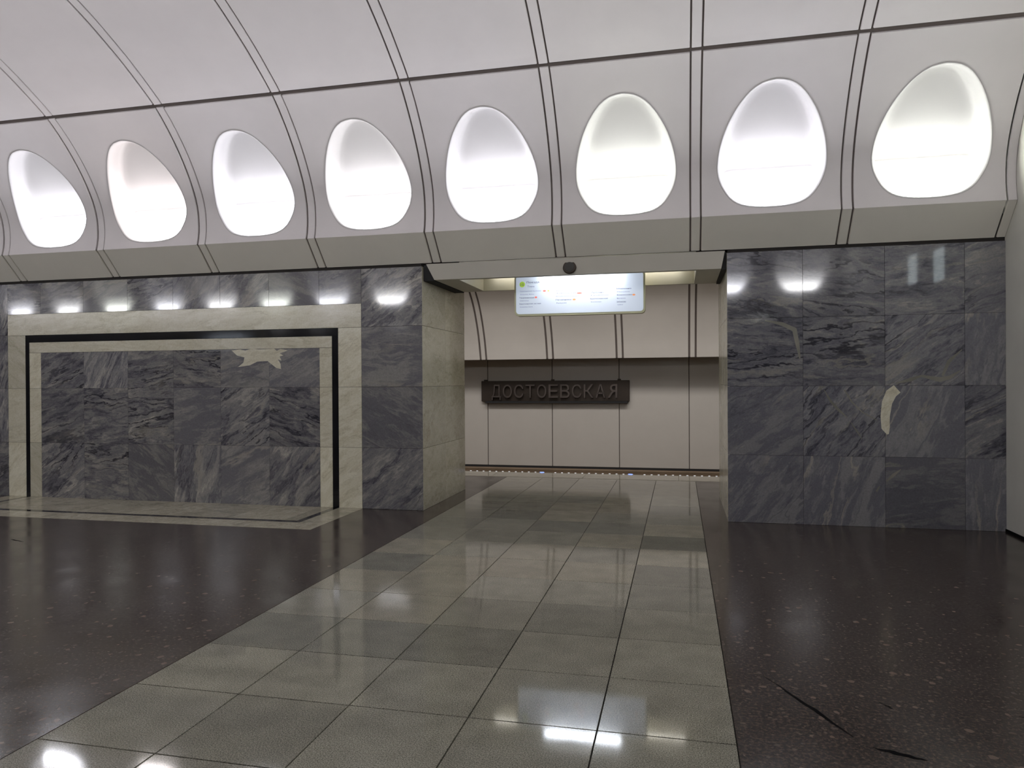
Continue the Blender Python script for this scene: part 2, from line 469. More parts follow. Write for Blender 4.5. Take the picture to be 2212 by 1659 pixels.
def niche(i, side, colour, label, group):
    xc = G0 + (i + .5) * S + EOFF
    base = PV.pt(xc, 0.065, 0, side)
    t = empty('egg_niche_light', base, label=label, category='light', group=group)
    N = 72; A = [2 * math.pi * k / N for k in range(N)]
    def pos(a, inset, depth, bm):
        dx, dy = math.cos(a), math.sin(a); r = max(0.0, egg_radius(a) - inset)
        v = EC[1] + dy * r
        low = max(0.0, min(1.0, (0.85 - v) / 0.55)); low = low * low * (3 - 2 * low)
        d = depth + (0.12 * low if depth > 0.12 else 0)
        return bm.verts.new(PV.pt(xc + dx * r, v, d, side))
    def loft(loops, close_centre=False):
        bm = bmesh.new(); rings = [[pos(a, ins, dep, bm) for a in A] for ins, dep in loops]
        for P, Q in zip(rings[:-1], rings[1:]):
            for k in range(N): bm.faces.new((P[k], P[(k + 1) % N], Q[(k + 1) % N], Q[k]))
        if close_centre:
            # shrink the last loop to the centre
            last = rings[-1]; v_c = EC[1]
            for f in (0.66, 0.33):
                ring = []
                for k, a in enumerate(A):
                    dx, dy = math.cos(a), math.sin(a); r = max(0, egg_radius(a) - loops[-1][0]) * f; v = v_c + dy * r
                    low = max(0.0, min(1.0, (0.85 - v) / 0.55)); low = low * low * (3 - 2 * low)
                    ring.append(bm.verts.new(PV.pt(xc + dx * r, v, loops[-1][1] + 0.12 * low, side)))
                for k in range(N): bm.faces.new((last[k], last[(k + 1) % N], ring[(k + 1) % N], ring[k]))
                last = ring
            bm.faces.new(last)
        return bm
    rim = mesh_obj('rim', loft([(-0.004, 0.004), (0.0, -0.003), (0.010, 0.0), (0.022, 0.012), (0.038, 0.04), (0.05, 0.075), (0.06, 0.115)]), 'bowl', None, True)
    put(rim, t)
    bowl = mesh_obj('bowl', loft([(0.06, 0.115), (0.068, 0.15), (0.085, 0.175), (0.12, 0.19), (0.18, 0.195)], True), 'bowl', None, True)
    put(bowl, t)
    # opal tray: rises from just behind the lower lip to the back of the bowl
    bm = bmesh.new(); rows = []
    def halfw(v):
        best = 0
        for p_, q_ in zip(EGGP, EGGP[1:]):
            if p_[0] >= 0 and q_[0] >= 0 and (p_[1] - v) * (q_[1] - v) <= 0 and abs(p_[1] - q_[1]) > 1e-9:
                best = max(best, p_[0] + (q_[0] - p_[0]) * (v - p_[1]) / (q_[1] - p_[1]))
        return best
    for j in range(9):
        f = j / 8; v = 0.125 + 0.33 * f; dep = 0.055 + 0.195 * f ** 0.7; hw = halfw(v) - 0.052 - 0.03 * f
        rows.append([bm.verts.new(PV.pt(xc + hw * (2 * k / 10 - 1), v, dep - 0.03 * (abs(2 * k / 10 - 1) ** 3) * 0, side)) for k in range(11)])
    for A_, B_ in zip(rows[:-1], rows[1:]):
        for k in range(10): bm.faces.new((A_[k], A_[k + 1], B_[k + 1], B_[k]))
    lamp = put(mesh_obj('lamp', bm, 'lamp_' + colour, None, True), t)
    gl = lamp.data.attributes.new('glow', 'FLOAT', 'POINT')
    for k in range(99):
        f = (k // 11) / 8; gl.data[k].value = 0.06 + 0.94 * max(0.0, 1 - f) ** 2.6
    return t

# ------------------------------------------------------------------ ceiling
def ceiling(name, side):
    # dark shell behind the panels
    bm = bmesh.new(); xs = (XW, XE)
    NV = 60; rows = []
    for j in range(NV + 1):
        v = LEN * j / NV
        d = 0.026 if v > VJ - 0.06 else 0.52
        rows.append([bm.verts.new(PV.pt(x, v, 0.026, side)) for x in xs] if v > 1.5 else [bm.verts.new(PV.pt(x, v, 0.50 if v < 1.42 else 0.026, side)) for x in xs])
    for A, B in zip(rows[:-1], rows[1:]): bm.faces.new((A[0], A[1], B[1], B[0]))
    # underside of the shell behind the cornice
    y1 = mir(D + 0.5, side)
    a = [bm.verts.new((x, mir(D + 0.08, side), 2.98)) for x in xs]
    b = [bm.verts.new((x, y1, 3.05)) for x in xs]
    bm.faces.new((a[0], a[1], b[1], b[0])); bm.faces.new((b[0], b[1], rows[0][1], rows[0][0]))
    c = mesh_obj(name, bm, 'shell', None, kind='structure', label='white panelled vault of the hall with double ribs' if side > 0 else 'white panelled vault on the opposite side of the hall')
    return c

CORN = Profile([(D - 0.002, 3.003), (8.049, 3.314)], (HC, 3.0))
cm = {}
for side in (1, -1):
    C0 = ceiling('ceiling', side); cm[side] = C0
    i0 = -6 if side > 0 else -6
    for i in range(i0, 8):
        x0, x1 = bay_x(i)
        if i == 7: x1 = min(x1, XE - 0.005)
        niche_panel(i, C0, side)
        strip('vault_panel', x0, x1, VJ + 0.040, LEN - 0.0005, 'vault', C0, side)
        strip('cornice_panel', x0, x1, 0.0, CORN.L[-1], 'soffit', C0, side, prof=CORN, nv=1)
        # ribs between the bays
        xr0, xr1 = G0 + i * S - RIBW / 2, G0 + i * S + RIBW / 2
        strip('rib', xr0, xr1, 0.0, VJ - 0.008, 'vault', C0, side, proud=-0.004)
        strip('rib', xr0, xr1, VJ + 0.034, LEN - 0.0005, 'vault', C0, side, proud=-0.004)
        strip('rib', xr0, xr1, 0.0, CORN.L[-1], 'soffit', C0, side, prof=CORN, nv=1, proud=-0.004)
        # backing seen in the grooves beside each rib, and the flat backing round the niches
        bm = bmesh.new()
        for xa, xb in ((xr0 - GAP - 0.03, xr1 + GAP + 0.03),):
            rows = [[bm.verts.new(PV.pt(x, VJ * j / 24, 0.024, side)) for x in (xa, xb)] for j in range(25)]
            for A, B in zip(rows[:-1], rows[1:]): bm.faces.new((A[0], A[1], B[1], B[0]))
            rows = [[bm.verts.new(CORN.pt(x, CORN.L[-1] * j, 0.024, side)) for x in (xa, xb)] for j in range(2)]
            bm.faces.new((rows[0][0], rows[0][1], rows[1][1], rows[1][0]))
        mesh_obj('groove_backing', bm, 'shell', C0)
    xr0 = G0 + 8 * S
    if side > 0:
        strip('rib', xr0 - RIBW / 2, XE - 0.002, 0.0, VJ - 0.008, 'vault', C0, side, proud=-0.004)
        strip('rib', xr0 - RIBW / 2, XE - 0.002, VJ + 0.034, LEN - 0.0005, 'vault', C0, side, proud=-0.004)
        strip('rib', xr0 - RIBW / 2, XE - 0.002, 0.0, CORN.L[-1], 'soffit', C0, side, prof=CORN, nv=1, proud=-0.004)

EGG_LABELS = {
    7: ('green', 'egg-shaped light niche nearest the white end wall, above the dark marble pillar'),
    6: ('cool', 'egg-shaped light niche above the corner where the dark marble pillar meets the passage'),
    5: ('green', 'egg-shaped light niche straight above the round grille of the passage canopy'),
    4: ('cool', 'egg-shaped light niche above the left half of the passage canopy'),
    3: ('neutral', 'egg-shaped light niche above the grey marble corner strip between frame and passage'),
    2: ('cool', 'egg-shaped light niche above the pale leaf patch in the framed marble panel'),
    1: ('pink', 'egg-shaped light niche with a pinkish glow above the middle of the framed panel'),
    0: ('cool', 'egg-shaped light niche above the left leg of the framed marble panel'),
}
for i in range(-6, 8):
    if i in EGG_LABELS: c, l = EGG_LABELS[i]; niche(i, 1, c, l, 'egg-shaped light niches along the vault')
    else: niche(i, 1, 'neutral', 'egg-shaped light niche further along the vault beyond the framed panel', 'niches beyond the framed panel')
    niche(i, -1, ('cool', 'neutral', 'green')[i % 3], 'egg-shaped light niche on the opposite side of the hall, behind the viewer', 'niches on the opposite side')

# ------------------------------------------------------------------ floor
bm = bmesh.new()
def fbox(x0, x1, y0, y1, z0, z1): box(bm, (x0, y0, z0), (x1, y1, z1))
YE = 11.57
fbox(XW, XL - 0.002, -1.3 - 2.4, YE, -0.06, 0)
fbox(XR + 0.002, XE + 1.2, -1.3 - 2.4, YE, -0.06, 0)
floor = mesh_obj('floor', bm, 'terrazzo', None, kind='structure', label='dark brown polished stone floor with pale pebbles, beside the granite walkway')
boxo('tile_bed', (XL - 0.002, -3.7, -0.07), (XR + 0.002, YE, -0.012), 'grout', floor)
WARM = {(0, 2), (1, 1), (1, 0), (2, 2), (3, 3), (2, 1), (3, 1), (4, 2), (0, 0), (1, -1), (2, 5), (3, 6), (3, 7), (2, 8), (4, 4), (2, 6)}  # lighter tiles: stone variation, some with floor reflections put into the tone
DARK = {(1, 5), (1, -2), (2, -2), (0, -2), (0, 1), (4, 1), (4, 3), (3, -1), (0, 4), (3, 4), (4, 0), (4, 6), (2, 4)}
tw = (XR - XL) / 5
for n in range(-15, 11):
    y0 = 5.037 + 0.5985 * n; y1 = min(y0 + 0.5985, YE)
    for c in range(5):
        key = (c, n)
        mt = 'granite_warm' if key in WARM else 'granite_dark' if key in DARK else 'granite'
        g = 0.003
        bm = bmesh.new(); box(bm, (XL + c * tw + g, y0 + g, -0.012), (XL + (c + 1) * tw - g, y1 - g, random.uniform(-0.0004, 0.0004)), 0.0012)
        mesh_obj('tile', bm, mt, floor)
# inlaid bands in front of the framed panel (mirroring the frame on the pillar)
def band(x0, x1, y0, y1, mat, name):
    boxo(name, (x0, y0, -0.01), (x1, y1, 0.0012), mat, floor, 0.0006)
FX = dict(wl=-9.19, wr=-3.838, bl=-8.89, br=-4.152, il=-8.825, ir=-4.235, gl=-8.63, gr=-4.408)
band(FX['wl'], FX['wr'], 7.03, 7.365, 'cream_floor', 'cream_band')
band(FX['wl'], FX['bl'], 7.367, D, 'cream_floor', 'cream_band'); band(FX['br'], FX['wr'], 7.367, D, 'cream_floor', 'cream_band')
band(FX['bl'], FX['br'], 7.367, 7.46, 'black_stone', 'black_band')
band(FX['bl'], FX['il'], 7.462, D, 'black_stone', 'black_band'); band(FX['ir'], FX['br'], 7.462, D, 'black_stone', 'black_band')
band(FX['il'] + .002, FX['gl'], 7.462, D, 'cream_floor', 'cream_band'); band(FX['gr'], FX['ir'] - .002, 7.462, D, 'cream_floor', 'cream_band')
nb = 6
for k in range(nb):
    a = FX['gl'] + (FX['gr'] - FX['gl']) * k / nb; b = FX['gl'] + (FX['gr'] - FX['gl']) * (k + 1) / nb
    band(a + .0015, b - .0015, 7.462, D, 'cream_floor', 'cream_band')
# black streaks in the stone at the right
def streak(p0, p1, w0, w1, n=10):
    bm = bmesh.new(); p0 = Vector(p0); p1 = Vector(p1); d = (p1 - p0); s = Vector((-d.y, d.x)).normalized(); L = []; Rr = []
    for k in range(n + 1):
        t = k / n; ww = (w0 + (w1 - w0) * t) * math.sin(math.pi * (0.06 + 0.88 * t)) * random.uniform(0.75, 1.15)
        c = p0 + d * t + s * random.uniform(-0.004, 0.004)
        L.append(bm.verts.new((c.x + s.x * ww, c.y + s.y * ww, 0.0005))); Rr.append(bm.verts.new((c.x - s.x * ww, c.y - s.y * ww, 0.0005)))
    for k in range(n): bm.faces.new((L[k], L[k + 1], Rr[k + 1], Rr[k]))
    mesh_obj('black_streak', bm, 'scuff', floor)
streak((0.425, 4.03), (0.735, 3.42), 0.006, 0.016)
streak((0.79, 3.34), (0.98, 3.27), 0.016, 0.016)
streak((0.93, 3.82), (0.985, 3.74), 0.006, 0.006)
streak((1.52, 3.79), (1.73, 3.72), 0.006, 0.007)
streak((-6.35, 5.92), (-6.6, 6.0), 0.006, 0.012)

# platform edge
coping = empty('trim_1', (-1.5, 11.9, 0), kind='structure', label='pale stone platform edge beyond the passage')
for k in range(-12, 5):
    x0 = G0 + (k + 5) * 1.5135 - 0.2
    if x0 > XE + 1: break
    put(boxo('edge_slab', (x0 + .002, YE + 0.035, -0.05), (x0 + 1.5135 - .002, 12.27, -0.001), 'granite_warm', None, 0.002), coping)
put(boxo('edge_groove', (XW, YE, -0.05), (XE + 1.2, YE + 0.035, -0.012), 'black_gap_shade', None), coping)
put(boxo('platform_face', (XW, 12.1, -1.2), (XE + 1.2, 12.22, -0.052), 'brown', None), coping)
strip_l = empty('platform_edge_lights', (-1.5, 12.225, 0), label='line of small white and blue lights along the platform edge', category='lights')
put(boxo('channel', (-9, 12.205, -0.004), (XE + .2, 12.25, 0.0015), 'brown', None), strip_l)
led_me = {}
for kind in ('white', 'blue'):
    bm = bmesh.new(); hx, hy = (0.018, 0.007) if kind == 'white' else (0.045, 0.013)
    bmesh.ops.create_cone(bm, cap_ends=True, segments=8, radius1=1, radius2=0.7, depth=0.006)
    for v in bm.verts: v.co.x *= hx; v.co.y *= hy
    me = bpy.data.meshes.new('light_dot'); bm.to_mesh(me); bm.free(); me.materials.append(M['led_' + kind]); led_me[kind] = me
step = 1.4995 / 13
for k in range(-40, 40):
    x = -2.308 + k * step
    if x < -5.2 or x > 1.2: continue
    kind = 'blue' if k % 13 == 0 else 'white'
    if k % 13 == 1 and kind == 'white': continue
    o = link(bpy.data.objects.new('light_dot', led_me[kind])); o.location = (x, 12.228, 0.004); put(o, strip_l)
    if kind == 'blue': o['label'] = 'blue light'

# ------------------------------------------------------------------ track bed, track wall, platform vault
tb = boxo('trim_2', (XW, 12.2, -1.3), (XE + 1.2, 16.9, -1.2), 'brown', None, kind='structure', label='dusty track bed below the platform edge')
YW = 16.15; WB, WT = -0.352, 2.06
wf = boxo('wall_far', (XW, YW + 0.03, -1.2), (XE + 1.2, YW + 0.2, 2.5), 'shell', None, kind='structure', label='enamelled panel wall behind the tracks')
JX = [-4.305 + 1.5 * k for k in range(-10, 6)]
for a in JX:
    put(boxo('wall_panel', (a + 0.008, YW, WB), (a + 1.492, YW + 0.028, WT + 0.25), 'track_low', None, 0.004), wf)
put(boxo('shadow_gap', (XW, YW + 0.0, WB - 0.045), (XE + 1.2, YW + 0.03, WB - 0.002), 'black_gap_shade', None), wf)
put(boxo('trackside_ledge', (XW, YW - 0.25, -1.2), (XE + 1.2, YW + 0.02, WB - 0.047), 'brown', None), wf)
PT = Profile(smooth_poly(catmull([(15.55, 2.046), (15.42, 2.45), (15.20, 2.88), (14.90, 3.27), (14.45, 3.60), (13.9, 3.87), (13.2, 4.03), (12.5, 4.05), (11.8, 3.95), (11.1, 3.68), (10.5, 3.28), (10.12, 2.98)], 10), 6), (12.5, 1.0))
bm = bmesh.new(); rows = [[bm.verts.new(PT.pt(x, PT.L[-1] * j / 60, 0.026)) for x in (XW, XE + 1.2)] for j in range(61)]
for A, B in zip(rows[:-1], rows[1:]): bm.faces.new((A[0], A[1], B[1], B[0]))
a = [bm.verts.new((x, 15.565, 2.043)) for x in (XW, XE + 1.2)]; b = [bm.verts.new((x, YW + 0.1, 2.10)) for x in (XW, XE + 1.2)]
bm.faces.new((a[0], a[1], b[1], b[0]))
pv = mesh_obj('ceiling', bm, 'shell', None, kind='structure', label='white panelled vault over the platform and tracks')
for a in JX:
    c0 = a + 0.065
    strip('platform_vault_panel', c0 + 0.045 + 0.04, c0 + 1.5 - 0.045 - 0.04, 0.0, PT.L[-1], 'track_panel', pv, prof=PT, nv=90, th=0.021)
    strip('rib', c0 - 0.045, c0 + 0.045, 0.0, PT.L[-1], 'track_panel', pv, prof=PT, nv=90, th=0.021, proud=-0.003)

# name board
nbX0, nbX1, nbZ0, nbZ1 = -4.44, -1.075, 1.10, 1.575
board = empty('station_name_board', ((nbX0 + nbX1) / 2, YW, nbZ0), label='dark bronze station name board with raised letters on the track wall', category='sign')
put(boxo('plate', (nbX0, YW - 0.07, nbZ0 + 0.01), (nbX1, YW - 0.002, nbZ1), 'bronze', None, 0.008), board)
put(boxo('board_shadow', (nbX0 + 0.1, YW - 0.10, nbZ0 - 0.035), (nbX1 - 0.04, YW - 0.01, nbZ0 + 0.012), 'black_gap_shade', None, 0.004), board)  # black strip in place of the shadow under the board
for bx in (nbX0 + 0.06, nbX0 + 1.62, nbX1 - 0.26):
    put(boxo('bracket', (bx, YW - 0.055, nbZ1 - 0.01), (bx + 0.07, YW, nbZ1 + 0.03), 'bronze', None, 0.004), board)

def text_mesh(s, size, extrude, bevel=0.0):
    cu = bpy.data.curves.new('t', 'FONT'); cu.body = s; cu.size = size; cu.extrude = extrude; cu.bevel_depth = bevel; cu.resolution_u = 3
    cu.align_x = 'LEFT'
    o = bpy.data.objects.new('t', cu); sc.collection.objects.link(o)
    bpy.context.view_layer.update()
    dg = bpy.context.evaluated_depsgraph_get()
    me = bpy.data.meshes.new_from_object(o.evaluated_get(dg))
    bpy.data.objects.remove(o); bpy.data.curves.remove(cu)
    return me
def place_text(me, name, x0, z0, y, width, height, mat, parent):
    xs = [v.co.x for v in me.vertices]; ys = [v.co.y for v in me.vertices]
    ax, bx, ay, by = min(xs), max(xs), min(ys), max(ys)
    sx = width / (bx - ax) if width else None
    sy = height / (by - ay) if height else sx
    sx = sx or sy
    for v in me.vertices:
        px, py, pz = v.co
        v.co = (x0 + (px - ax) * sx, y - pz, z0 + (py - ay) * sy)
    me.materials.clear(); me.materials.append(M[mat]); me.name = name
    o = link(bpy.data.objects.new(name, me))
    put(o, parent); return o
word = 'ДОСТОЕВСКАЯ'
lx0, lx1 = -4.21, -1.31
lw = (lx1 - lx0) / len(word)
for k, ch in enumerate(word):
    try:
        me = text_mesh('R' if ch == 'Я' else ch, 1.0, 0.03)
        if ch == 'Я':                       # cut as a turned-round R
            for v in me.vertices: v.co.x = -v.co.x
            me.flip_normals()
        desc = 0.05 if ch == 'Д' else 0
        o = place_text(me, 'letter', lx0 + k * lw + lw * 0.10, nbZ0 + 0.09 - desc, YW - 0.095, lw * 0.80, 0.30 + desc, 'bronze_letter', board)
    except Exception as e:
        print('TEXT', e)

# ------------------------------------------------------------------ pillars
def slab(x0, x1, z0, z1, mat, parent, name='stone_slab', y=D, th=0.022, g=0.0017, side=1, proud=0.0, **k):
    return put(boxo(name, (x0 + g, mir(y - proud, side), z0 + g), (x1 - g, mir(y + th, side), z1 - g), mat, None, 0.001, **k), parent)
ROWS = [0.0, 0.755, 1.507, 2.250, HT]
def side_slabs(x, th, mat, parent, side=1, y0=D, y1=YB):
    """cladding of a passage side: x = visible plane, th = signed thickness into the pillar"""
    for z0, z1 in zip(ROWS[:-1], ROWS[1:]):
        ym = (y0 + y1) / 2
        for a, b in ((y0, ym), (ym, y1)):
            put(boxo('stone_slab', (x, mir(a + .0015, side), z0 + .0015), (x + th, mir(b - .0015, side), z1 - .0015), mat, None, 0.001), parent)
def core(x0, x1, label, side=1):
    p = empty('pillar', ((x0 + x1) / 2, mir((D + YB) / 2, side), 0), kind='structure', label=label)
    put(boxo('core', (x0 + 0.02, mir(D + 0.02, side), 0), (x1 - 0.02, mir(YB - 0.02, side), 3.02), 'grout', None), p)
    return p
P1 = core(-9.995, PA, 'grey marble pillar with a framed panel, left of the passage')
# framed panel
slab(FX['wl'], FX['wr'], 2.2455, 2.541, 'cream', P1, 'cream_band')
for a, b in ((FX['wl'], FX['bl']), (FX['br'], FX['wr'])):
    for z0, z1 in ((0, 0.755), (0.755, 1.507), (1.507, 2.2455)): slab(a, b, z0, z1, 'cream', P1, 'cream_band')
slab(FX['bl'], FX['br'], 2.146, 2.2455, 'black_stone', P1, 'black_band', g=0.0003, proud=0.001)
slab(FX['bl'], FX['il'], 0, 2.146, 'black_stone', P1, 'black_band', g=0.0003, proud=0.001)
slab(FX['ir'], FX['br'], 0, 2.146, 'black_stone', P1, 'black_band', g=0.0003, proud=0.001)
slab(FX['il'], FX['ir'], 2.0, 2.146, 'cream', P1, 'cream_band')
for a, b in ((FX['il'], FX['gl']), (FX['gr'], FX['ir'])):
    for z0, z1 in ((0, 0.755), (0.755, 1.507), (1.507, 2.0)): slab(a, b, z0, z1, 'cream', P1, 'cream_band')
mats = {  # left to right, bottom row first
    0: ['marble_a', 'marble_a', 'marble_c', 'marble_b', 'marble_c', 'marble_b'],
    1: ['marble_b', 'marble_a', 'marble_a', 'marble_c', 'marble_a', 'marble_a'],
    2: ['marble_a', 'marble_a', 'marble_a', 'marble_a', 'marble_c', 'marble_c']}
for r, (z0, z1) in enumerate(((0, 0.755), (0.755, 1.507), (1.507, 2.0))):
    for k in range(6):
        a = FX['gl'] + (FX['gr'] - FX['gl']) * k / 6; b = FX['gl'] + (FX['gr'] - FX['gl']) * (k + 1) / 6
        slab(a, b, z0, z1, mats[r][k], P1, g=0.001)
# strips of grey marble left and right of the frame, and the frieze above it
for k, (z0, z1) in enumerate(zip(ROWS[:-1], ROWS[1:])):
    top = z1 if k < 3 else HT
    if k < 3:
        slab(FX['wr'], PA, z0, z1, ('marble_b', 'marble_c', 'marble_c')[k], P1); slab(-9.995, FX['wl'], z0, z1, 'marble_b', P1)
slab(FX['wr'], PA, 2.25, HT, 'marble_a', P1); slab(-9.995, FX['wl'], 2.25, HT, 'marble_a', P1)
xs = [FX['wl'], -8.63, -7.926, -7.222, -6.519, -5.815, -5.111, -4.408, FX['wr']]
for a, b, mt in zip(xs[:-1], xs[1:], ['marble_a', 'marble_b', 'marble_c', 'marble_a', 'marble_b', 'marble_a', 'marble_c', 'marble_b']):
    slab(a, b, 2.541, HT, mt, P1, g=0.0008)
side_slabs(PA, -0.022, 'cream', P1); side_slabs(-9.995, 0.022, 'cream', P1)
# pale leaf-like patch of white marble let into the panel
def leaf(parent):
    pts_px = [(500, 757), (512, 768), (528, 772), (526, 783), (514, 793), (540, 789), (556, 781), (578, 780), (597, 795), (607, 797), (606, 786), (600, 776),
              (608, 779), (604, 770), (612, 768), (604, 763), (622, 757), (606, 754), (598, 758), (592, 753), (560, 755), (545, 753), (530, 757), (518, 755)]
    bm = bmesh.new(); vs = []
    for x, y in pts_px:
        d = fwd + (x - 1106) / FPX * r2 - (y - 829.5) / FPX * u2
        P = Vector(CAM) + d * ((D - 0.0012) / d.y); vs.append(P)
    fr = [bm.verts.new((p.x, D - 0.0012, p.z)) for p in vs]; bk = [bm.verts.new((p.x, D + 0.003, p.z)) for p in vs]
    bm.faces.new(fr); n = len(vs)
    for k in range(n): bm.faces.new((fr[k], fr[(k + 1) % n], bk[(k + 1) % n], bk[k]))
    put(mesh_obj('leaf_inlay', bm, 'cream', None, label='pale jagged leaf-shaped marble patch'), parent)
leaf(P1)

P2 = core(PB, XE + 0.3, 'dark grey marble pillar between the passage and the white end wall')
xs = [PB, 1.297, 2.108, 2.864, XE]
mats = {0: ['marble_e', 'marble_e', 'marble_e', 'marble_e'], 1: ['marble_e', 'marble_d', 'marble_e', 'marble_d'],
        2: ['marble_d', 'marble_d', 'marble_d', 'marble_e'], 3: ['marble_d', 'marble_d', 'marble_d', 'marble_d']}
for r, (z0, z1) in enumerate(zip(ROWS[:-1], ROWS[1:])):
    for k in range(4): slab(xs[k], xs[k + 1], z0 - (0.012 if r else 0), z1 - (0.012 if r < 3 else 0), mats[r][k], P2, g=0.0012)
side_slabs(PB, 0.022, 'cream', P2)
def vein(pts_px, widths, parent, mat, label=None):
    """pale mineral vein let into a slab: centre line and half widths given along it"""
    bm = bmesh.new(); C_ = []
    for x, y in pts_px:
        d = fwd + (x - 1106) / FPX * r2 - (y - 829.5) / FPX * u2
        C_.append(Vector(CAM) + d * (D / d.y))
    L = []
    for k, c in enumerate(C_):
        a_, b_ = C_[max(0, k - 1)], C_[min(len(C_) - 1, k + 1)]
        tt = (b_ - a_).normalized(); n_ = Vector((-tt.z, 0, tt.x)); ww = widths[k]
        L.append([bm.verts.new((c.x + n_.x * sgn * ww, yy, c.z + n_.z * sgn * ww)) for sgn in (1, -1) for yy in (D - 0.0011, D + 0.002)])
    for A, B in zip(L[:-1], L[1:]):
        bm.faces.new((A[0], A[2], B[2], B[0])); bm.faces.new((A[0], B[0], B[1], A[1])); bm.faces.new((A[2], A[3], B[3], B[2]))
    put(mesh_obj('pale_vein', bm, mat, None, label=label), parent)
vein([(1938, 840), (1925, 850), (1916, 870), (1912, 900), (1913, 925), (1918, 938)], [0.05, 0.055, 0.05, 0.045, 0.04, 0.01], P2, 'cream', 'cream coloured vein')
for pts, wd in (([(1780, 842), (1795, 868), (1812, 886), (1830, 902)], [0.003, 0.012, 0.014, 0.003]),
                ([(1824, 842), (1840, 868), (1862, 890), (1895, 908)], [0.006, 0.008, 0.006, 0.004]),
                ([(1838, 912), (1850, 930), (1862, 948)], [0.003, 0.008, 0.003]),
                ([(1935, 828), (1968, 820), (1990, 812), (2030, 820), (2052, 815), (2075, 800)], [0.006, 0.02, 0.012, 0.025, 0.02, 0.004]),
                ([(2036, 812), (2050, 780), (2078, 755)], [0.012, 0.018, 0.004]),
                ([(1652, 692), (1690, 700), (1716, 712), (1722, 740), (1728, 775)], [0.006, 0.02, 0.026, 0.022, 0.008]),
                ([(1915, 1040), (1930, 1026), (1946, 1014)], [0.006, 0.016, 0.004]),
                ([(1893, 1062), (1900, 1050)], [0.008, 0.008])):
    vein(pts, wd, P2, 'vein')
P3 = core(XW, -13.52, 'grey marble pillar far along the hall')
slab(XW, -13.52, 0, HT, 'marble_b', P3); side_slabs(-13.52, -0.022, 'cream', P3)
for x0, x1 in ((-9.995, PA), (PB, XE + 0.3), (XW, -13.52)):
    p = core(x0, x1, 'grey marble pillar on the opposite side of the hall', -1)
    nn = max(3, int((x1 - x0) / 0.8))
    for r, (z0, z1) in enumerate(zip(ROWS[:-1], ROWS[1:])):
        for k in range(nn):
            slab(x0 + (x1 - x0) * k / nn, x0 + (x1 - x0) * (k + 1) / nn, z0, z1, random.choice(['marble_a', 'marble_b', 'marble_c']), p, side=-1)
    side_slabs(x0, 0.022, 'cream', p, -1); side_slabs(x1, -0.022, 'cream', p, -1)

# ------------------------------------------------------------------ passage canopies, tubes and hanging signs
def canopy(x_off, side, label, group):
    X = lambda x: x + x_off
    Y = lambda y: mir(y, side)
    t = empty('passage_canopy', (X(-1.2), Y(8.9), 2.8), label=label, category='canopy', group=group)
    bm = bmesh.new()
    top = [(-2.985, 8.332, 2.99), (0.492, 8.332, 2.99), (0.492, 9.66, 2.99), (-2.985, 9.66, 2.99)]
    bot = [(-2.892, 8.365, 2.800), (0.455, 8.365, 2.800), (0.455, 9.62, 2.800), (-2.892, 9.62, 2.800)]
    rin = [(-2.60, 8.45, 2.800), (0.185, 8.45, 2.800), (0.185, 9.56, 2.800), (-2.60, 9.56, 2.800)]
    rtp = [(a, b, 3.02) for a, b, c in rin]
    V = [[bm.verts.new((X(a), Y(b), c)) for a, b, c in L] for L in (top, bot, rin)]
    for A, B in ((0, 1), (1, 2)):
        for k in range(4): bm.faces.new((V[A][k], V[A][(k + 1) % 4], V[B][(k + 1) % 4], V[B][k]))
    put(mesh_obj('body', bm, 'canopy', None), t)
    bm = bmesh.new()
    a = [bm.verts.new((X(p), Y(q), r)) for p, q, r in rin]; b = [bm.verts.new((X(p), Y(q), r)) for p, q, r in rtp]
    for k in range(4): bm.faces.new((a[k], a[(k + 1) % 4], b[(k + 1) % 4], b[k]))
    bm.faces.new(b)
    put(mesh_obj('lamp_recess', bm, 'recess', None), t)
    for a_, b_ in ((-3.035, -2.90), (0.462, 0.508)):
        put(boxo('shadow_gap', (X(a_), Y(8.385), 2.792), (X(b_), Y(9.64), 2.985), 'black_gap_shade', None), t)  # black boxes put the shade of the end gaps into colour
    return t
def tube_lamp(x_off, side, label, group):
    X = lambda x: x + x_off
    Y = lambda y: mir(y, side)
    t = empty('tube_lamp', (X(-1.2), Y(9.1), 3.0), label=label, category='lamp', group=group)
    bm = bmesh.new(); tube(bm, [(X(-1.70), Y(9.10), 2.925), (X(-0.74), Y(9.10), 2.925)], 0.013, 8); put(mesh_obj('tube', bm, 'tube', None, True), t)
    bm = bmesh.new(); tube(bm, [(X(-2.45), Y(9.46), 2.99), (X(0.05), Y(9.46), 2.99)], 0.013, 8); put(mesh_obj('tube', bm, 'recess_fill', None, True), t)  # second tube, unseen, added to brighten the recess
    bm = bmesh.new()
    for xx in (-1.74, -0.74): tube(bm, [(X(xx), Y(9.10), 2.925), (X(xx + 0.04), Y(9.10), 2.925)], 0.015, 8)
    box(bm, (X(-1.76), Y(9.08), 2.95), (X(-0.68), Y(9.13), 3.018))
    put(mesh_obj('holder', bm, 'tube_cap', None), t)
    return t
